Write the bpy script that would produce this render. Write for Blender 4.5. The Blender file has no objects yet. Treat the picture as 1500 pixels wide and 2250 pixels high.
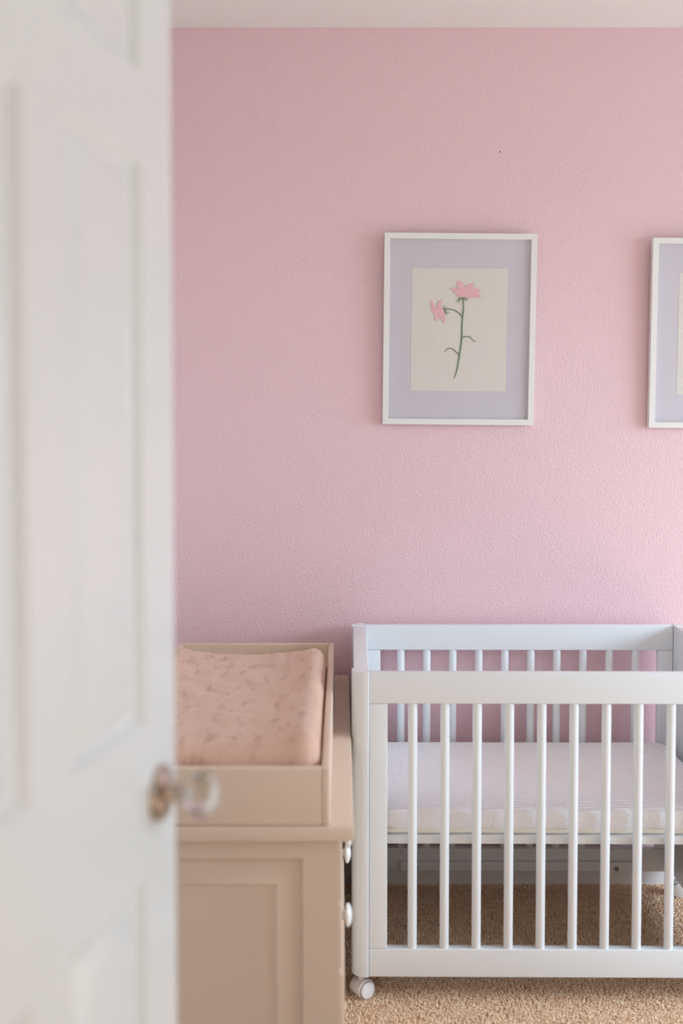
import bpy, bmesh, math, random
from mathutils import Vector, Matrix, noise
random.seed(7)
sc = bpy.context.scene
C = sc.collection
PI = math.pi
R = math.radians

# ------------------------------------------------------------ camera, light
cam_d = bpy.data.cameras.new('camera'); cam = bpy.data.objects.new('camera', cam_d); C.objects.link(cam)
cam.location = (0, 0, 1.45); cam.rotation_euler = (R(90 - 2.6), 0, 0)
cam_d.sensor_fit = 'VERTICAL'; cam_d.sensor_height = 36; cam_d.lens = 40.0
cam_d.shift_y = -0.0316; cam_d.clip_start = 0.05
cam_d.dof.use_dof = True; cam_d.dof.focus_distance = 3.3; cam_d.dof.aperture_fstop = 1.7
cam_d.dof.aperture_blades = 0
sc.camera = cam

vs = sc.view_settings
vs.view_transform = 'Standard'; vs.look = 'None'; vs.gamma = 1.0; vs.use_curve_mapping = False
vs.exposure = -0.21

w = bpy.data.worlds.new('world'); sc.world = w; w.use_nodes = True
w.node_tree.nodes['Background'].inputs[0].default_value = (1.0, 0.90, 0.83, 1)
w.node_tree.nodes['Background'].inputs[1].default_value = 0.66

def area(name, loc, target, sx, sy, power, col):
    l = bpy.data.lights.new(name, 'AREA'); l.shape = 'RECTANGLE'; l.size = sx; l.size_y = sy
    l.energy = power; l.color = col
    o = bpy.data.objects.new(name, l); C.objects.link(o); o.location = loc
    o.rotation_euler = (Vector(target) - Vector(loc)).to_track_quat('-Z', 'Y').to_euler()
    return o
WY0, WY1, WZ0, WZ1 = 1.25, 3.15, 0.50, 1.95
XR = 2.9
area('window_daylight', (XR + 0.22, (WY0 + WY1) / 2, (WZ0 + WZ1) / 2), (0, (WY0 + WY1) / 2, (WZ0 + WZ1) / 2),
     WY1 - WY0 + .1, WZ1 - WZ0 + .1, 42, (0.71, 0.97, 1.17))
area('sky_daylight', (XR + 2.2, 1.4, 2.5), (.2, 2.4, .8), 3.2, 1.8, 250, (0.74, 0.96, 1.16))
sl = bpy.data.lights.new('sun', 'SUN'); sl.energy = 17; sl.angle = .02; sl.color = (.97, .97, .97)
so = bpy.data.objects.new('sun', sl); C.objects.link(so); so.location = (5, 2.6, 5)
so.rotation_euler = Vector((-.57, -.12, -.82)).to_track_quat('-Z', 'Y').to_euler()
sc.cycles.max_bounces = 10; sc.cycles.diffuse_bounces = 6
sc.cycles.sample_clamp_indirect = 6

# ------------------------------------------------------------ materials
def mat(name, col, rough=.5, bump=None, noise_col=None, sheen=0, metal=0, spec=.5, coat=0, stretch=None):
    """bump=(scale,strength,distance,detail); noise_col=(colour2,scale,contrast_lo,contrast_hi)"""
    m = bpy.data.materials.new(name); m.use_nodes = True
    nt = m.node_tree; b = nt.nodes['Principled BSDF']
    b.inputs['Base Color'].default_value = (*col, 1); b.inputs['Roughness'].default_value = rough
    b.inputs['Metallic'].default_value = metal; b.inputs['Specular IOR Level'].default_value = spec
    if sheen: b.inputs['Sheen Weight'].default_value = sheen
    if coat: b.inputs['Coat Weight'].default_value = coat
    tc = nt.nodes.new('ShaderNodeTexCoord')
    if bump:
        n = nt.nodes.new('ShaderNodeTexNoise'); n.inputs['Scale'].default_value = bump[0]
        n.inputs['Detail'].default_value = bump[3] if len(bump) > 3 else 3
        nt.links.new(tc.outputs['Object'], n.inputs['Vector'])
        bp = nt.nodes.new('ShaderNodeBump'); bp.inputs['Strength'].default_value = bump[1]
        bp.inputs['Distance'].default_value = bump[2]
        nt.links.new(n.outputs['Fac'], bp.inputs['Height']); nt.links.new(bp.outputs['Normal'], b.inputs['Normal'])
    if noise_col:
        n = nt.nodes.new('ShaderNodeTexNoise'); n.inputs['Scale'].default_value = noise_col[1]; n.inputs['Detail'].default_value = 3
        mp = nt.nodes.new('ShaderNodeMapping'); mp.inputs['Scale'].default_value = stretch or (1, 1, 1)
        nt.links.new(tc.outputs['Object'], mp.inputs['Vector']); nt.links.new(mp.outputs['Vector'], n.inputs['Vector'])
        r = nt.nodes.new('ShaderNodeValToRGB')
        r.color_ramp.elements[0].position = noise_col[2]; r.color_ramp.elements[1].position = noise_col[3]
        r.color_ramp.elements[0].color = (*noise_col[0], 1); r.color_ramp.elements[1].color = (*col, 1)
        nt.links.new(n.outputs['Fac'], r.inputs['Fac']); nt.links.new(r.outputs['Color'], b.inputs['Base Color'])
    return m
M = {}
M['pink'] = mat('pink_wall_paint', (.83, .59, .63), .5, (170, .55, .0035, 1.5))
M['offwhite'] = mat('off_white_wall_paint', (.86, .84, .80), .6, (170, .55, .0035, 1.5))
M['ceiling'] = mat('ceiling_paint', (.86, .84, .81), .8, (120, .4, .003, 2))
M['trim'] = mat('white_trim_paint', (.82, .80, .79), .4)
M['carpet_base'] = mat('tan_carpet_backing', (.62, .46, .32), .95, (350, 1, .003, 3), ((.45, .31, .20), 260, .35, .65))
M['pile'] = mat('tan_carpet_pile', (.95, .73, .54), .9, None, ((.86, .62, .43), 40, .3, .62), sheen=.1)
M['crib'] = mat('white_crib_paint', (.81, .835, .86), .38)
M['door'] = mat('white_door_paint', (.665, .675, .665), .22)
M['dresser'] = mat('cream_dresser_paint', (.74, .59, .47), .4)
M['knobwhite'] = mat('white_knob_paint', (.86, .85, .84), .22)
M['frame'] = mat('white_frame', (.83, .82, .80), .35)
M['lilac'] = mat('lilac_mat_board', (.75, .68, .75), .9, (900, .15, .001))
M['paper'] = mat('cream_watercolour_paper', (.88, .81, .75), .95, (500, .3, .001, 4))
M['petal'] = mat('pink_petal_paint', (.96, .50, .54), .9, None, ((.98, .60, .62), 90, .35, .65))
M['green'] = mat('green_stem_paint', (.15, .25, .13), .9, None, ((.24, .33, .20), 60, .4, .6))
M['board'] = mat('frame_backing_board', (.45, .36, .27), .9)
M['nickel'] = mat('satin_nickel', (.50, .42, .35), .28, metal=1)
M['steel'] = mat('zinc_bolt', (.35, .33, .32), .35, metal=1)
M['rubber'] = mat('grey_black_gap', (.05, .045, .04), .6)
M['caster'] = mat('white_caster_plastic', (.84, .82, .82), .3)
M['matt'] = mat('cream_mattress_cover', (.90, .86, .79), .8, (300, .4, .001))
M['nail'] = mat('dark_nail', (.03, .025, .02), .5)
M['plush'] = mat('blush_plush_cover', (.68, .44, .34), .95, (120, .4, .003, 2), ((.52, .30, .22), 38, .28, .46), sheen=.15, stretch=(1, .30, .6))

# muslin sheet: wrinkled, stretched bump
def sheet_mat():
    m = bpy.data.materials.new('white_muslin_sheet'); m.use_nodes = True
    nt = m.node_tree; b = nt.nodes['Principled BSDF']
    b.inputs['Base Color'].default_value = (.93, .91, .93, 1); b.inputs['Roughness'].default_value = .85
    tc = nt.nodes.new('ShaderNodeTexCoord'); mp = nt.nodes.new('ShaderNodeMapping')
    mp.inputs['Rotation'].default_value = (0, 0, R(24)); mp.inputs['Scale'].default_value = (95, 26, 60)
    n = nt.nodes.new('ShaderNodeTexNoise'); n.inputs['Scale'].default_value = 1; n.inputs['Detail'].default_value = 2
    n.inputs['Distortion'].default_value = .6
    nt.links.new(tc.outputs['Object'], mp.inputs['Vector']); nt.links.new(mp.outputs['Vector'], n.inputs['Vector'])
    bp = nt.nodes.new('ShaderNodeBump'); bp.inputs['Strength'].default_value = .7; bp.inputs['Distance'].default_value = .007
    # gathers running along the front edge, fading towards the middle of the mattress
    mp2 = nt.nodes.new('ShaderNodeMapping'); mp2.inputs['Rotation'].default_value = (0, 0, R(-5))
    wv = nt.nodes.new('ShaderNodeTexWave'); wv.bands_direction = 'Y'; wv.inputs['Scale'].default_value = 15
    wv.inputs['Distortion'].default_value = 2.2; wv.inputs['Detail Scale'].default_value = .6
    nt.links.new(tc.outputs['Object'], mp2.inputs['Vector']); nt.links.new(mp2.outputs['Vector'], wv.inputs['Vector'])
    sp = nt.nodes.new('ShaderNodeSeparateXYZ'); nt.links.new(tc.outputs['Object'], sp.inputs[0])
    mr = nt.nodes.new('ShaderNodeMapRange'); mr.inputs['From Min'].default_value = -.12; mr.inputs['From Max'].default_value = -.30
    mr.inputs['To Min'].default_value = 0; mr.inputs['To Max'].default_value = 1.3
    nt.links.new(sp.outputs['Y'], mr.inputs['Value'])
    mu = nt.nodes.new('ShaderNodeMath'); mu.operation = 'MULTIPLY_ADD'
    nt.links.new(wv.outputs['Fac'], mu.inputs[0]); nt.links.new(mr.outputs[0], mu.inputs[1]); nt.links.new(n.outputs['Fac'], mu.inputs[2])
    nt.links.new(mu.outputs[0], bp.inputs['Height'])
    nt.links.new(bp.outputs['Normal'], b.inputs['Normal'])
    return m
M['sheet'] = sheet_mat()

def glass_pane_mat():
    m = bpy.data.materials.new('picture_glass'); m.use_nodes = True
    nt = m.node_tree; nt.nodes.clear()
    out = nt.nodes.new('ShaderNodeOutputMaterial'); mix = nt.nodes.new('ShaderNodeMixShader')
    lw = nt.nodes.new('ShaderNodeLayerWeight'); pw = nt.nodes.new('ShaderNodeMath'); pw.operation = 'POWER'; pw.inputs[1].default_value = 5
    fr = nt.nodes.new('ShaderNodeMath'); fr.operation = 'MULTIPLY_ADD'; fr.inputs[1].default_value = .9; fr.inputs[2].default_value = .03
    nt.links.new(lw.outputs['Facing'], pw.inputs[0]); nt.links.new(pw.outputs[0], fr.inputs[0])
    t = nt.nodes.new('ShaderNodeBsdfTransparent'); g = nt.nodes.new('ShaderNodeBsdfGlossy')
    g.inputs['Roughness'].default_value = .03; t.inputs[0].default_value = (.97, .98, .98, 1)
    nt.links.new(fr.outputs[0], mix.inputs[0]); nt.links.new(t.outputs[0], mix.inputs[1]); nt.links.new(g.outputs[0], mix.inputs[2])
    nt.links.new(mix.outputs[0], out.inputs[0])
    return m
M['glass'] = glass_pane_mat()
def crystal_mat():
    m = bpy.data.materials.new('crystal_glass'); m.use_nodes = True
    b = m.node_tree.nodes['Principled BSDF']
    b.inputs['Base Color'].default_value = (.80, .77, .72, 1); b.inputs['Roughness'].default_value = .12
    b.inputs['Transmission Weight'].default_value = 1; b.inputs['IOR'].default_value = 1.5
    return m
M['crystal'] = crystal_mat()

# ------------------------------------------------------------ helpers
def empty(name, loc, label=None, cat=None, rot=(0, 0, 0), group=None):
    o = bpy.data.objects.new(name, None); C.objects.link(o); o.location = loc; o.rotation_euler = rot
    o.empty_display_size = .05
    if label: tag(o, label, cat, group)
    return o
def tag(o, label, cat, group=None):
    o['label'] = label; o['category'] = cat
    if group: o['group'] = group
    return o
def link(name, me, m, parent=None, angle=35):
    if m: me.materials.append(m)
    for p in me.polygons: p.use_smooth = True
    me.set_sharp_from_angle(angle=R(angle))
    o = bpy.data.objects.new(name, me); C.objects.link(o)
    if parent: o.parent = parent
    return o
def obj(name, bm, m, parent=None, angle=35):
    bmesh.ops.recalc_face_normals(bm, faces=bm.faces)
    me = bpy.data.meshes.new(name); bm.to_mesh(me); bm.free()
    return link(name, me, m, parent, angle)
def add_box(bm, x, y, z, bev=0.0, seg=2):
    vs_ = [bm.verts.new((a, b, c)) for a in x for b in y for c in z]
    idx = [(0, 1, 3, 2), (4, 6, 7, 5), (0, 4, 5, 1), (2, 3, 7, 6), (0, 2, 6, 4), (1, 5, 7, 3)]
    fs = [bm.faces.new([vs_[i] for i in f]) for f in idx]
    if bev:
        es = list({e for f in fs for e in f.edges})
        bmesh.ops.bevel(bm, geom=es, offset=bev, segments=seg, affect='EDGES', profile=.6)
def box(name, x, y, z, m, parent=None, bev=.0015, seg=2):
    bm = bmesh.new(); add_box(bm, x, y, z, bev, seg)
    return obj(name, bm, m, parent)
def frame_of(axis):
    a = Vector(axis).normalized(); up = Vector((0, 0, 1)) if abs(a.z) < .9 else Vector((1, 0, 0))
    u = a.cross(up).normalized(); v = a.cross(u).normalized()
    return a, u, v
def add_lathe(bm, origin, axis, prof, n=32, phase=0):
    """prof: (distance along axis, radius)"""
    a, u, v = frame_of(axis); o = Vector(origin); rings = []
    for d, r in prof:
        if r < 1e-6: rings.append([bm.verts.new(o + a * d)])
        else: rings.append([bm.verts.new(o + a * d + (u * math.cos(phase + 2 * PI * k / n) + v * math.sin(phase + 2 * PI * k / n)) * r) for k in range(n)])
    for A, B in zip(rings, rings[1:]):
        for k in range(n):
            if len(A) == 1 and len(B) == 1: continue
            if len(A) == 1: bm.faces.new((A[0], B[k], B[(k + 1) % n]))
            elif len(B) == 1: bm.faces.new((A[k], A[(k + 1) % n], B[0]))
            else: bm.faces.new((A[k], A[(k + 1) % n], B[(k + 1) % n], B[k]))
    for ring in (rings[0], rings[-1]):
        if len(ring) > 1: bm.faces.new(ring)
def lathe(name, origin, axis, prof, m, parent=None, n=32, phase=0, angle=35):
    bm = bmesh.new(); add_lathe(bm, origin, axis, prof, n, phase)
    return obj(name, bm, m, parent, angle)
def add_prism(bm, pts, z0, z1, bev=0):
    lo = [bm.verts.new((x, y, z0)) for x, y in pts]; hi = [bm.verts.new((x, y, z1)) for x, y in pts]
    n = len(pts)
    bm.faces.new(lo[::-1]); top = bm.faces.new(hi)
    for k in range(n): bm.faces.new((lo[k], lo[(k + 1) % n], hi[(k + 1) % n], hi[k]))
    if bev: bmesh.ops.bevel(bm, geom=list(top.edges), offset=bev, segments=3, affect='EDGES', profile=.6)

def add_panel_face(bm, xs, zs, panels, prof, y, sgn):
    """A board face in the x-z plane at y with moulded rectangular panels; depth goes along +sgn*y."""
    cache = {}
    def V(x, z, d):
        k = (round(x, 5), round(z, 5), round(d, 5))
        if k not in cache: cache[k] = bm.verts.new((x, y + sgn * d, z))
        return cache[k]
    for i in range(len(xs) - 1):
        for j in range(len(zs) - 1):
            x0, x1, z0, z1 = xs[i], xs[i + 1], zs[j], zs[j + 1]
            if (x0, x1, z0, z1) in panels:
                prev = None
                for ins, d in prof:
                    ring = [V(x0 + ins, z0 + ins, d), V(x1 - ins, z0 + ins, d), V(x1 - ins, z1 - ins, d), V(x0 + ins, z1 - ins, d)]
                    if prev:
                        for k in range(4): bm.faces.new((prev[k], prev[(k + 1) % 4], ring[(k + 1) % 4], ring[k]))
                    prev = ring
                bm.faces.new(prev)
            else:
                bm.faces.new((V(x0, z0, 0), V(x1, z0, 0), V(x1, z1, 0), V(x0, z1, 0)))
    return V
def panel_board(name, W, H0, H1, T, xs, zs, panels, prof, m, parent=None, both=True):
    bm = bmesh.new()
    V = add_panel_face(bm, xs, zs, panels, prof, 0, 1)
    U = add_panel_face(bm, xs, zs, panels if both else set(), prof, T, -1)
    for i in range(len(xs) - 1):
        for z in (H0, H1): bm.faces.new((V(xs[i], z, 0), V(xs[i + 1], z, 0), U(xs[i + 1], z, 0), U(xs[i], z, 0)))
    for j in range(len(zs) - 1):
        for x in (0, W): bm.faces.new((V(x, zs[j], 0), V(x, zs[j + 1], 0), U(x, zs[j + 1], 0), U(x, zs[j], 0)))
    return obj(name, bm, m, parent, 20)

# ------------------------------------------------------------ the room
YW = 3.5575; XL = -0.62; ZC = 2.68; YF = 0.70
def struct(o): o['kind'] = 'structure'; return o
struct(box('wall_back', (XL - .12, XR + .12), (YW, YW + .12), (0, ZC), M['pink'], bev=0))
struct(box('wall_left', (XL - .12, XL), (YF - .12, YW), (0, ZC), M['offwhite'], bev=0))
# right wall with the window opening, front wall with the doorway
bm = bmesh.new()
add_box(bm, (XR, XR + .12), (YF - .12, WY0), (0, ZC)); add_box(bm, (XR, XR + .12), (WY1, YW), (0, ZC))
add_box(bm, (XR, XR + .12), (WY0, WY1), (0, WZ0)); add_box(bm, (XR, XR + .12), (WY0, WY1), (WZ1, ZC))
struct(obj('wall_right', bm, M['offwhite']))
bm = bmesh.new()
add_box(bm, (XL, -.42), (YF - .12, YF), (0, ZC)); add_box(bm, (1.20, XR), (YF - .12, YF), (0, ZC)); add_box(bm, (-.42, 1.20), (YF - .12, YF), (2.2, ZC))
struct(obj('wall_front', bm, M['offwhite']))
struct(box('ceiling', (XL - .12, XR + .12), (YF - .12, YW + .12), (ZC, ZC + .1), M['ceiling'], bev=0))
FLOOR = struct(box('floor', (XL - 1.2, XR + .12), (-1.2, YW + .12), (-.1, 0), M['carpet_base'], bev=0))
bm = bmesh.new()
prof = [(0, 0), (.012, 0), (.012, .065), (.009, .078), (.004, .085), (0, .088)]
for a, b in zip(prof, prof[1:]):
    bm.faces.new([bm.verts.new(p) for p in ((XL, YW - a[0], a[1]), (XR, YW - a[0], a[1]), (XR, YW - b[0], b[1]), (XL, YW - b[0], b[1]))])
struct(obj('baseboard_back', bm, M['trim']))
struct(box('baseboard_left', (XL, XL + .012), (YF, YW - .012), (0, .088), M['trim']))
struct(box('baseboard_right', (XR - .012, XR), (YF, YW - .012), (0, .088), M['trim']))
# window on the right wall, which lights the room
wf = box('window_1', (XR - .03, XR + .02), (WY0 - .05, WY1 + .05), (WZ0 - .06, WZ0 - .01), M['trim']); struct(wf)
box('window_casing', (XR - .015, XR), (WY0 - .06, WY0), (WZ0, WZ1 + .06), M['trim'], wf)
box('window_casing', (XR - .015, XR), (WY1, WY1 + .06), (WZ0, WZ1 + .06), M['trim'], wf)
box('window_casing', (XR - .015, XR), (WY0, WY1), (WZ1, WZ1 + .06), M['trim'], wf)
box('sash_bar', (XR + .04, XR + .07), ((WY0 + WY1) / 2 - .02, (WY0 + WY1) / 2 + .02), (WZ0, WZ1), M['trim'], wf)

# carpet pile: little tufts over the part of the floor that shows
def pile():
    vs_, fs = [], []
    rnd = random.random; step = .0062
    x0, x1, y0, y1 = -.30, 1.45, 2.1, YW - .012
    nx, ny = int((x1 - x0) / step), int((y1 - y0) / step)
    for i in range(nx):
        for j in range(ny):
            x = x0 + (i + .5 + (rnd() - .5) * .9) * step; y = y0 + (j + .5 + (rnd() - .5) * .9) * step
            h = .0045 + .0025 * rnd(); r = .0030 + .0014 * rnd(); a = rnd() * PI
            lx, ly = (rnd() - .5) * .005, (rnd() - .5) * .005
            b = len(vs_)
            for k in range(3):
                t = a + k * 2 * PI / 3
                vs_.append((x + math.cos(t) * r, y + math.sin(t) * r, 0))
            for k in range(3):
                t = a + .6 + k * 2 * PI / 3
                vs_.append((x + lx + math.cos(t) * r * .8, y + ly + math.sin(t) * r * .8, h + (rnd() - .5) * .002))
            for k in range(3):
                k2 = (k + 1) % 3
                fs.append((b + k, b + k2, b + 3 + k2, b + 3 + k))
            fs.append((b + 3, b + 4, b + 5))
    me = bpy.data.meshes.new('carpet_pile'); me.from_pydata(vs_, [], fs); me.update()
    me.materials.append(M['pile'])
    o = bpy.data.objects.new('carpet_pile', me); C.objects.link(o)
    o.parent = FLOOR; o['kind'] = 'stuff'
pile()

# ------------------------------------------------------------ the open door
phi = R(10.75); DW, DT = .711, .035
fx, fy = -.2101, 1.42
hx_, hy_ = fx - DW * math.sin(phi), fy - DW * math.cos(phi)
X = [0, .104, .310, .401, .607, DW]; Z = [.02, .22, .919, 1.100, 1.7605, 1.857, 2.05, 2.16]
panels = {(X[i], X[i + 1], Z[j], Z[j + 1]) for i in (1, 3) for j in (1, 3, 5)}
door = panel_board('door_1', DW, Z[0], Z[-1], DT, X, Z, panels,
                   [(0, 0), (.004, .003), (.012, .009), (.018, .0105), (.022, .0095), (.042, .0035), (.046, .003)], M['door'])
door.location = (hx_, hy_, 0); door.rotation_euler = (0, 0, PI / 2 - phi); struct(door)
def door_knob(side):
    y0 = 0 if side < 0 else DT
    ax = (0, side, 0); kx, kz = DW - .057, 1.008
    root = lathe('door_knob', (kx, y0, kz), ax,
                 [(.0, .0), (.0, .034), (.004, .034), (.0075, .031), (.009, .020), (.011, .0125), (.014, .0105), (.026, .0105), (.030, .015), (.034, .015), (.034, 0)], M['nickel'], door)
    root['label'] = 'round nickel rosette and neck of the door handle'
    g = lathe('crystal_grip', (kx, y0, kz), ax,
              [(.0335, 0), (.0335, .014), (.040, .024), (.050, .0285), (.060, .0275), (.068, .020), (.071, .012), (.071, 0)], M['crystal'], root, n=10, angle=10)
    g['label'] = 'faceted clear glass knob'
    return root
door_knob(-1); door_knob(1)
lp = box('latch_plate', (DW - .0005, DW + .0015), (.006, .029), (.978, 1.038), M['nickel'], door, .0006)
box('latch_bolt', (DW + .001, DW + .011), (.011, .024), (1.001, 1.015), M['nickel'], lp, .002)
for hz in (.25, 1.08, 1.93):
    lathe('hinge', (-.004, -.004, hz - .045), (0, 0, 1), [(0, .006), (.09, .006)], M['nickel'], door, 12)
jm = struct(box('trim_1', (-.42, -.385), (YF - .13, YF + .012), (0, 2.2), M['trim']))
jm2 = struct(box('trim_2', (1.165, 1.20), (YF - .13, YF + .012), (0, 2.2), M['trim']))

# ------------------------------------------------------------ dresser
DY0, DY1, DXL, DXR, DZ = 2.169, 3.53, -.56, .0240, .678
dr = empty('dresser', ((DXL + DXR) / 2, (DY0 + DY1) / 2, 0),
           'long cream painted dresser with white knobs, standing beside the crib behind the open door', 'dresser')
ox, oy = dr.location.x, dr.location.y
def dbox(name, x, y, z, m=M['dresser'], bev=.002, par=dr): return box(name, (x[0] - ox, x[1] - ox), (y[0] - oy, y[1] - oy), z, m, par, bev)
top = dbox('top', (DXL, DXR), (DY0, DY1), (DZ - .029, DZ), bev=.006)
BX = -.005
# end panels with a mitred raised panel
def end_panel(yf, flip):
    W = BX - DXL - .015; H = DZ - .029
    xs = [0, .07, W - .070, W]; zs = [.04, .11, H - .004 - .035, H]
    o = panel_board('end_panel', W, .04, H, .022, xs, zs, {(xs[1], xs[2], zs[1], zs[2])},
                    [(0, 0), (.003, .009), (.007, .0095), (.052, .002), (.054, .0055), (.058, .006)], M['dresser'], dr, both=False)
    if flip: o.location = (BX - ox, yf - oy, 0); o.rotation_euler = (0, 0, PI)
    else: o.location = (DXL + .015 - ox, yf - oy, 0)
end_panel(DY0 + .018, False); end_panel(DY1 - .018, True)
dbox('carcass', (DXL + .02, BX - .006), (DY0 + .040, DY1 - .040), (.06, DZ - .029))
dbox('plinth', (DXL + .03, BX + .002), (DY0 + .02, DY1 - .02), (0.006, .06))
rows = [(.515, .642, .590, .021), (.378, .505, .425, .0245)]
ym = (DY0 + DY1) / 2
for z0, z1, kz, kr in rows:
    for a, b in ((DY0 + .045, ym - .005), (ym + .005, DY1 - .045)):
        d = dbox('drawer', (BX - .02, BX + .006), (a, b), (z0, z1), bev=.004)
        for ky in (a + .14, b - .14):
            lathe('knob', (BX + .005 - ox, ky - oy, kz), (1, 0, 0),
                  [(0, kr * .42), (.003, kr * .36), (.007, kr * .40), (.010, kr * .9), (.013, kr), (.017, kr * .93), (.021, kr * .6), (.0225, kr * .3), (.023, 0)],
                  M['knobwhite'], d, 24, angle=60)

dbox('lower_front', (BX - .02, BX + .011), (DY0 + .045, DY1 - .045), (.065, .366), bev=.004)

# ------------------------------------------------------------ changing tray
TY0, TY1, TXL, TXR, TZ0, TZ1 = 2.176, 3.466, -.50, -.0215, DZ + .0005, .792
tr = empty('changing_tray', ((TXL + TXR) / 2, (TY0 + TY1) / 2, TZ0),
           'cream painted open changing tray set on top of the dresser', 'changing tray')
tx, ty = tr.location.x, tr.location.y; tz = TZ0
def tbox(name, x, y, z, bev=.004): return box(name, (x[0] - tx, x[1] - tx), (y[0] - ty, y[1] - ty), (z[0] - tz, z[1] - tz), M['dresser'], tr, bev, 3)
tbox('side_board', (TXR - .018, TXR), (TY0, TY1), (TZ0, TZ1), .006)
tbox('side_board', (TXL, TXL + .018), (TY0, TY1), (TZ0, TZ1), .006)
tbox('end_board', (TXL + .017, TXR - .017), (TY0, TY0 + .018), (TZ0, TZ1))
tbox('end_board', (TXL + .017, TXR - .017), (TY1 - .018, TY1), (TZ0, TZ1))
tbox('tray_base', (TXL + .017, TXR - .017), (TY0 + .017, TY1 - .017), (TZ0, TZ0 + .008), .001)

# changing pad: contoured, sides raised
def pad():
    X0, X1, Y0, Y1, ZB = TXL + .020, TXR - .0185, TY0 + .021, 3.20, TZ0 + .0085
    nx, ny = 44, 80
    cx, cy_ = (X0 + X1) / 2, (Y0 + Y1) / 2
    bm = bmesh.new(); ring = []
    def height(u, v):
        ridge = abs(u) ** 2.6
        h = .128 + .034 * ridge - .004 * math.cos(v * 3)
        h += .004 * noise.noise((u * 4, v * 6, 1)) + .0015 * noise.noise((u * 14, v * 20, 4))
        return h
    def edge(u, v, s=1.0):
        # superellipse rounding of the rim
        ex = max(0, (abs(u) - .80) / .20); ey = max(0, (abs(v) - (.86 if v < 0 else .90)) / (.14 if v < 0 else .10))
        e = min(1, math.sqrt(ex * ex + ey * ey))
        return math.sqrt(max(0, 1 - e * e))
    def pt(i, j):
        u = -1 + 2 * i / nx; v = -1 + 2 * j / ny
        # rounded plan outline
        r = edge(u, v)
        px = cx + u * (X1 - X0) / 2; py = cy_ + v * (Y1 - Y0) / 2
        hz = height(u, v)
        return (px, py, ZB + hz * (.50 + .50 * r))
    top = [[bm.verts.new(pt(i, j)) for j in range(ny + 1)] for i in range(nx + 1)]
    for i in range(nx):
        for j in range(ny): bm.faces.new((top[i][j], top[i + 1][j], top[i + 1][j + 1], top[i][j + 1]))
    rim = [top[i][0] for i in range(nx + 1)] + [top[nx][j] for j in range(1, ny + 1)] + [top[i][ny] for i in range(nx - 1, -1, -1)] + [top[0][j] for j in range(ny - 1, 0, -1)]
    lo = [bm.verts.new((cx + (v.co.x - cx) * .985, cy_ + (v.co.y - cy_) * .992, ZB)) for v in rim]
    n = len(rim)
    for k in range(n): bm.faces.new((rim[k], lo[k], lo[(k + 1) % n], rim[(k + 1) % n]))
    bm.faces.new(lo)
    for v in bm.verts: v.co -= Vector((cx, cy_, ZB))
    o = obj('changing_pad', bm, M['plush'], None, 180)
    o.location = (cx, cy_, ZB)
    tag(o, 'blush pink plush changing pad with raised sides, lying in the cream tray', 'changing pad')
pad()

# ------------------------------------------------------------ crib
HX, HY, CT, CB = .518, .3605, .8415, .069
crib = empty('crib', (.5463, 2.7985 + HY, 0), 'white wooden mini crib with round spindles on caster wheels against the pink wall', 'crib', (0, 0, R(-.5)))
PWX = .043; PDY = .052
def post(sx, sy):
    # rounded on its outer corner
    r = .034; pts = []
    x_in, x_out, y_out, y_in = HX - PWX, HX, HY, HY - PDY
    pts = [(x_in, y_in), (x_in, y_out - .002), (x_in + .002, y_out)]
    for k in range(13):
        t = PI / 2 * (1 - k / 12); pts.append((x_out - r + r * math.cos(t), y_out - .040 + .040 * math.sin(t)))
    pts += [(x_out, y_in)]
    pts = [(a * sx, b * sy) for a, b in pts]
    if sx * sy < 0: pts = pts[::-1]
    bm = bmesh.new(); add_prism(bm, pts, CB, CT + .0015, .003)
    return obj('post', bm, M['crib'], crib, 30)
for sx in (-1, 1):
    for sy in (-1, 1): post(sx, sy)
RT = .027       # rail thickness
XI = HX - PWX - .0012
SPX0, SPP = -.3640, .0806
def cribbox(name, x, y, z, bev=.0022, m=M['crib'], par=crib): return box(name, x, y, z, m, par, bev, 3)
for sy in (-1, 1):
    yo = HY - .003; yi = yo - RT
    ys = tuple(sorted((sy * yo, sy * yi))); yc = sy * (yo + yi) / 2
    cribbox('top_rail', (-XI, XI), ys, (.7640, CT))
    cribbox('bottom_rail', (-XI, XI), ys, (CB, .1405))
    for sx in (-1, 1):
        xs = tuple(sorted((sx * XI, sx * (XI - .045))))
        cribbox('stile', xs, ys, (.1412, .7633))
    for k in range(10):
        x = SPX0 + SPP * k + (-.001)
        lathe('spindle', (x, yc, .1395), (0, 0, 1), [(0, .0112), (.002, .0116), (.625, .0116), (.6275, .0112)], M['crib'], crib, 24)
    # pilot holes left at the bottom rail (small dark dots)
YI = HY - PDY - .001
for sx in (-1, 1):
    xs = tuple(sorted((sx * (HX - .005), sx * (HX - PWX))))
    cribbox('end_panel', xs, (-YI, YI), (CB, CT), .003)
# mattress support board and its ledge
cribbox('mattress_support', (-XI + .003, XI - .003), (-HY + RT + .006, HY - RT - .006), (.3985, .4195))
for sx in (-1, 1):
    xs = tuple(sorted((sx * (HX - PWX - .0005), sx * (HX - PWX - .0185))))
    cribbox('support_ledge', xs, (-.25, .25), (.372, .3975))
# folded stabiliser bar on the back rail, bolted
yb = HY - .003 - RT
bar = cribbox('stabiliser_bar', (-.366, .358), (yb - .014, yb - .0005), (.074, .103))
for bx in (-.318, .304):
    b = lathe('bolt', (bx, yb - .0135, .083), (0, -1, 0), [(0, .0078), (.003, .0076), (.005, .0062), (.0052, .0035), (.003, .0032), (.003, 0)], M['steel'], bar, 20)
    b['label'] = 'dark zinc bolt head'
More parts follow.
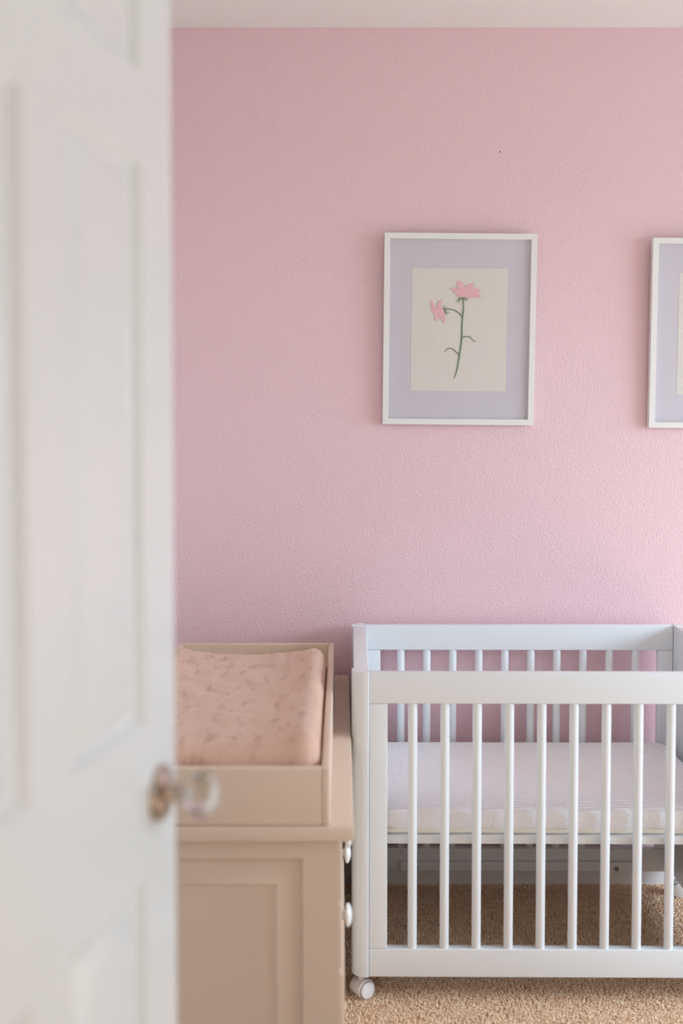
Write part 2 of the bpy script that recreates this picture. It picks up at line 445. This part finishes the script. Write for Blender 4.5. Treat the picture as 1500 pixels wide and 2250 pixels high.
# tiny pilot screws under back spindles
for k in range(10):
    x = SPX0 + SPP * k - .001
    lathe('screw', (x, yb + .0006, .127), (0, -1, 0), [(0, .0014), (.0012, .0012), (.0012, 0)], M['rubber'], crib, 8)
# casters
def caster(x, y, ang):
    ax = Vector((math.cos(ang), math.sin(ang), 0)); r = .0245
    c = Vector((x, y, r + .001)); L = .024
    hood = lathe('caster', c - ax * L, ax, [(0, 0), (0, r - .007), (.002, r - .003), (.006, r - .001), (L * 2 - .008, r - .001), (L * 2 - .007, r + .0008), (L * 2 - .004, r + .0008), (L * 2 - .003, r - .002), (L * 2 - .003, 0)], M['caster'], crib, 40)
    hood['label'] = 'white plastic twin-wheel caster'
    lathe('wheel', c + ax * (L - .0035), ax, [(0, 0), (0, r - .0035), (.004, r - .003), (.007, r - .005), (.0085, r - .012), (.009, 0)], M['caster'], hood, 40)
    lathe('wheel_gap', c + ax * (L - .0034), ax, [(0, 0), (0, r - .0021), (.0009, r - .0021), (.0009, 0)], M['rubber'], hood, 40)
    lathe('stem', c + Vector((-.0, 0, r - .004)), (0, 0, 1), [(0, .009), (.026, .009)], M['caster'], hood, 16)
caster(-.492, -.322, R(-52)); caster(-.488, .325, R(-70)); caster(.488, -.325, R(-40)); caster(.495, .312, R(-105))

# mattress with fitted sheet
def rounded_slab(x, y, z, r, rz, n=8, disp=0.0):
    """closed slab: plan corners rounded by r, top and bottom edges by rz"""
    bm = bmesh.new(); rings = []
    def outline(ins):
        pts = []
        cs = [(x[1] - r, y[1] - r, 0), (x[0] + r, y[1] - r, 1), (x[0] + r, y[0] + r, 2), (x[1] - r, y[0] + r, 3)]
        nxt = [(x[1] - r, y[1] - r)]
        for (cx, cy, q) in cs:
            for k in range(n + 1):
                t = PI / 2 * (q + k / n); rr = max(r - ins, .001)
                pts.append((cx + math.cos(t) * rr, cy + math.sin(t) * rr))
        # subdivide the long straight runs
        out = []
        m = len(pts)
        for i in range(m):
            a, b = Vector(pts[i]), Vector(pts[(i + 1) % m]); out.append(a)
            d = (b - a).length; s = int(d / .02)
            for k in range(1, s): out.append(a + (b - a) * k / s)
        return out
    levels = []
    for k in range(5): t = PI / 2 * k / 4; levels.append((z[0] + rz * (1 - math.sin(t)) if 0 else z[0] + rz - rz * math.cos(t), rz - rz * math.sin(t)))
    for k in range(5): t = PI / 2 * k / 4; levels.append((z[1] - rz + rz * math.sin(t), rz - rz * math.cos(t)))
    base = outline(0); cnt = len(base)
    for zz, ins in levels:
        cx, cy = (x[0] + x[1]) / 2, (y[0] + y[1]) / 2
        ring = []
        for p in base:
            q = Vector((p.x, p.y, 0)); dx = cx - p.x; dy = cy - p.y
            # inset along the nearest corner normal
            nx_ = 0; ny_ = 0
            ccx = min(max(p.x, x[0] + r), x[1] - r); ccy = min(max(p.y, y[0] + r), y[1] - r)
            v = Vector((p.x - ccx, p.y - ccy, 0)); v.normalize()
            q -= v * ins
            w_ = disp * noise.noise((q.x * 14, q.y * 14, zz * 30))
            ring.append(bm.verts.new((q.x + v.x * w_, q.y + v.y * w_, zz)))
        rings.append(ring)
    for A, B in zip(rings, rings[1:]):
        for k in range(cnt): bm.faces.new((A[k], A[(k + 1) % cnt], B[(k + 1) % cnt], B[k]))
    bm.faces.new(rings[0][::-1]); bm.faces.new(rings[-1])
    return bm
MX = (-.459, .440); MY = (-.318, .300)
mt = empty('crib_mattress', (crib.location.x, crib.location.y, .4205), 'thin crib mattress in a white muslin fitted sheet, lying inside the crib', 'mattress', (0, 0, R(-.5)))
bm = rounded_slab(MX, MY, (0, .030), .035, .008, disp=.002)
obj('mattress_body', bm, M['matt'], mt, 50)
bm = rounded_slab((MX[0] - .003, MX[1] + .003), (MY[0] - .003, MY[1] + .003), (.009, .066), .038, .013, disp=.003)
o = obj('fitted_sheet', bm, M['sheet'], mt, 60); o['label'] = 'white wrinkled muslin sheet'

# ------------------------------------------------------------ framed flower prints
S = .4795 / 336   # metres per photo pixel, used only to read the drawing's proportions
def smooth(pts, n=8):
    out = []
    P = [pts[0]] + list(pts) + [pts[-1]]
    for i in range(1, len(P) - 2):
        for k in range(n):
            t = k / n
            out.append(tuple(.5 * ((2 * P[i][d]) + (-P[i - 1][d] + P[i + 1][d]) * t + (2 * P[i - 1][d] - 5 * P[i][d] + 4 * P[i + 1][d] - P[i + 2][d]) * t * t + (-P[i - 1][d] + 3 * P[i][d] - 3 * P[i + 1][d] + P[i + 2][d]) * t ** 3) for d in range(len(P[0]))))
    out.append(tuple(pts[-1]))
    return out
def add_stroke(bm, pts, y, mp):
    """pts: (px, py, width px) -> flat ribbon with a hair of thickness"""
    pts = smooth(pts); L, Rr = [], []
    for i, p in enumerate(pts):
        a = pts[max(0, i - 1)]; b = pts[min(len(pts) - 1, i + 1)]
        d = Vector((b[0] - a[0], b[1] - a[1])).normalized(); nrm = Vector((-d.y, d.x)) * p[2] / 2
        L.append(bm.verts.new(mp(p[0] + nrm.x, p[1] + nrm.y, y))); Rr.append(bm.verts.new(mp(p[0] - nrm.x, p[1] - nrm.y, y)))
    for i in range(len(pts) - 1): bm.faces.new((L[i], L[i + 1], Rr[i + 1], Rr[i]))
def picture(name, loc, W, H, tilt, roll, label, mirror=False):
    root = empty(name, loc, label, 'framed picture', (tilt, roll, 0), 'framed flower prints on the pink wall')
    # local: x right, z up, y=0 back, -y to the room; origin at the bottom centre
    b, T = .0178, .024
    def bar(x0, x1, z0, z1, horizontal, flip):
        bm = bmesh.new()
        if horizontal:
            outer, inner = (z0, z1) if not flip else (z1, z0)
            p = [(x0, outer), (x1, outer), (x1 - b, inner), (x0 + b, inner)]
        else:
            outer, inner = (x0, x1) if not flip else (x1, x0)
            p = [(outer, z0), (outer, z1), (inner, z1 - b), (inner, z0 + b)]
        lo = [bm.verts.new((x, 0, z)) for x, z in p]; hi = [bm.verts.new((x, -T, z)) for x, z in p]
        bm.faces.new(lo); bm.faces.new(hi[::-1])
        for k in range(4): bm.faces.new((lo[k], lo[(k + 1) % 4], hi[(k + 1) % 4], hi[k]))
        bmesh.ops.bevel(bm, geom=list(bm.edges), offset=.0005, segments=1, affect='EDGES')
        obj('frame_bar', bm, M['frame'], root)
    bar(-W / 2, W / 2, 0, b, True, False); bar(-W / 2, W / 2, H - b, H, True, True)
    bar(-W / 2, -W / 2 + b, 0, H, False, False); bar(W / 2 - b, W / 2, 0, H, False, True)
    box('backing_board', (-W / 2 + b - .003, W / 2 - b + .003), (-.006, -.003), (b - .003, H - b + .003), M['board'], root, 0)
    box('mat_board', (-W / 2 + b - .002, W / 2 - b + .002), (-.0105, -.0085), (b - .002, H - b + .002), M['lilac'], root, 0)
    box('glass_pane', (-W / 2 + b - .002, W / 2 - b + .002), (-.0175, -.016), (b - .002, H - b + .002), M['glass'], root, 0)
    # paper: photo px (905,589)-(1117,857) in a frame 843-1176 x 514-933
    s = -1 if mirror else 1
    def mp(px, py, y):
        return (s * (px - 1010.5) * W / 333.5, y, (932.5 - py) * H / 418.5)
    bm = bmesh.new()
    x0, _, z1 = mp(905, 589.5, 0); x1, _, z0 = mp(1115.5, 858, 0); n = 12
    x0, x1 = min(x0, x1), max(x0, x1)
    fr = [[bm.verts.new((x0 + (x1 - x0) * i / n, -.0112 - .0016 * (i / n) ** 4 * math.sin(PI * j / n + .3), z0 + (z1 - z0) * j / n)) for j in range(n + 1)] for i in range(n + 1)]
    bk = [[bm.verts.new((v.co.x, v.co.y + .0004, v.co.z)) for v in col] for col in fr]
    for i in range(n):
        for j in range(n):
            bm.faces.new((fr[i][j], fr[i + 1][j], fr[i + 1][j + 1], fr[i][j + 1]))
            bm.faces.new((bk[i][j], bk[i][j + 1], bk[i + 1][j + 1], bk[i + 1][j]))
    for i in range(n):
        bm.faces.new((fr[i][0], bk[i][0], bk[i + 1][0], fr[i + 1][0])); bm.faces.new((fr[i][n], fr[i + 1][n], bk[i + 1][n], bk[i][n]))
        bm.faces.new((fr[0][i], fr[0][i + 1], bk[0][i + 1], bk[0][i])); bm.faces.new((fr[n][i], bk[n][i], bk[n][i + 1], fr[n][i + 1]))
    art = obj('art_paper', bm, M['paper'], root, 60)
    # zoom coordinates (x = 820 + a/3.947, y = 490 + b/3.947)
    q = lambda L_: [(820 + a / 3.947, 490 + b_ / 3.947, w_ / 3.947) for a, b_, w_ in L_]
    bm = bmesh.new(); yy = [-.0131]
    def stroke(L_): yy[0] -= .00002; add_stroke(bm, q(L_), yy[0], mp)
    stroke([(778, 655, 11), (786, 720, 12), (780, 800, 13), (775, 880, 12), (775, 985, 13), (765, 1090, 12), (752, 1180, 12), (738, 1270, 10), (714, 1344, 7)])
    stroke([(775, 812, 9), (745, 775, 9), (700, 750, 8), (655, 744, 8), (622, 750, 8)])
    stroke([(776, 992, 8), (805, 980, 8), (845, 982, 8), (868, 1005, 7), (882, 1020, 6), (901, 1014, 4)])
    stroke([(757, 1140, 9), (720, 1105, 8), (682, 1081, 7), (650, 1090, 7), (626, 1117, 5)])
    for c in ([(780, 648, 8), (745, 652, 8), (722, 684, 4)], [(780, 650, 8), (752, 662, 8), (746, 697, 4)], [(780, 648, 8), (808, 646, 8), (822, 667, 4)],
              [(782, 652, 8), (802, 660, 6), (806, 677, 4)], [(765, 645, 9), (795, 645, 9)],
              [(622, 752, 8), (612, 732, 6), (626, 714, 4)], [(622, 752, 7), (632, 735, 5), (644, 729, 4)], [(624, 754, 7), (628, 778, 6), (648, 791, 4)],
              [(624, 756, 7), (640, 772, 6), (663, 772, 4)], [(616, 745, 7), (622, 765, 7)]): stroke(c)
    o = obj('painted_stem', bm, M['green'], art, 60); o['label'] = 'dark green painted stem with curling leaves'
    def petals(shapes, nm, lb):
        bm = bmesh.new(); y_ = -.0130
        for L_ in shapes:
            y_ -= .000025; add_stroke(bm, q(L_), y_, mp)
        o = obj(nm, bm, M['petal'], art, 60); o['label'] = lb
    petals([[(780, 635, 50), (735, 600, 46), (700, 575, 34), (664, 572, 8)],
            [(790, 635, 60), (775, 580, 62), (752, 530, 52), (738, 502, 16)],
            [(800, 635, 70), (822, 580, 60), (845, 545, 46), (868, 522, 14)],
            [(800, 625, 60), (850, 595, 60), (900, 580, 40), (925, 592, 14)],
            [(775, 625, 40), (840, 618, 46), (900, 622, 40), (934, 632, 12)],
            [(745, 625, 14), (780, 600, 80), (830, 600, 80), (890, 610, 20)]], 'painted_bloom', 'large pink painted flower head')
    petals([[(615, 765, 40), (575, 755, 34), (540, 745, 26), (515, 710, 24), (508, 665, 8)],
            [(600, 760, 44), (570, 720, 36), (578, 690, 24), (596, 668, 8)],
            [(605, 770, 50), (570, 800, 50), (550, 830, 34), (548, 848, 10)],
            [(600, 760, 50), (605, 810, 44), (616, 840, 26), (618, 862, 8)],
            [(508, 745, 16), (525, 765, 20), (565, 785, 40)]], 'painted_bloom', 'small pink painted flower head')
    return root
picture('framed_print', (.3610, YW - .003, 1.4605), .468, .5865, R(1.7), R(.5),
        'white framed painting of a pink flower with green stem, fully in view above the crib')
picture('framed_print', (1.186, YW - .003, 1.4500), .468, .5820, R(1.7), R(.25),
        'white framed picture cut off by the right edge, showing mostly its lilac border', True)
nl = lathe('nail', (.4893, YW + .004, 2.3019), (0, -1, 0), [(0, .0009), (.0055, .0009), (.0055, .002), (.0065, .002), (.0065, 0)], M['nail'], None, 12)
tag(nl, 'tiny dark nail high on the pink wall above the framed flower print', 'nail')
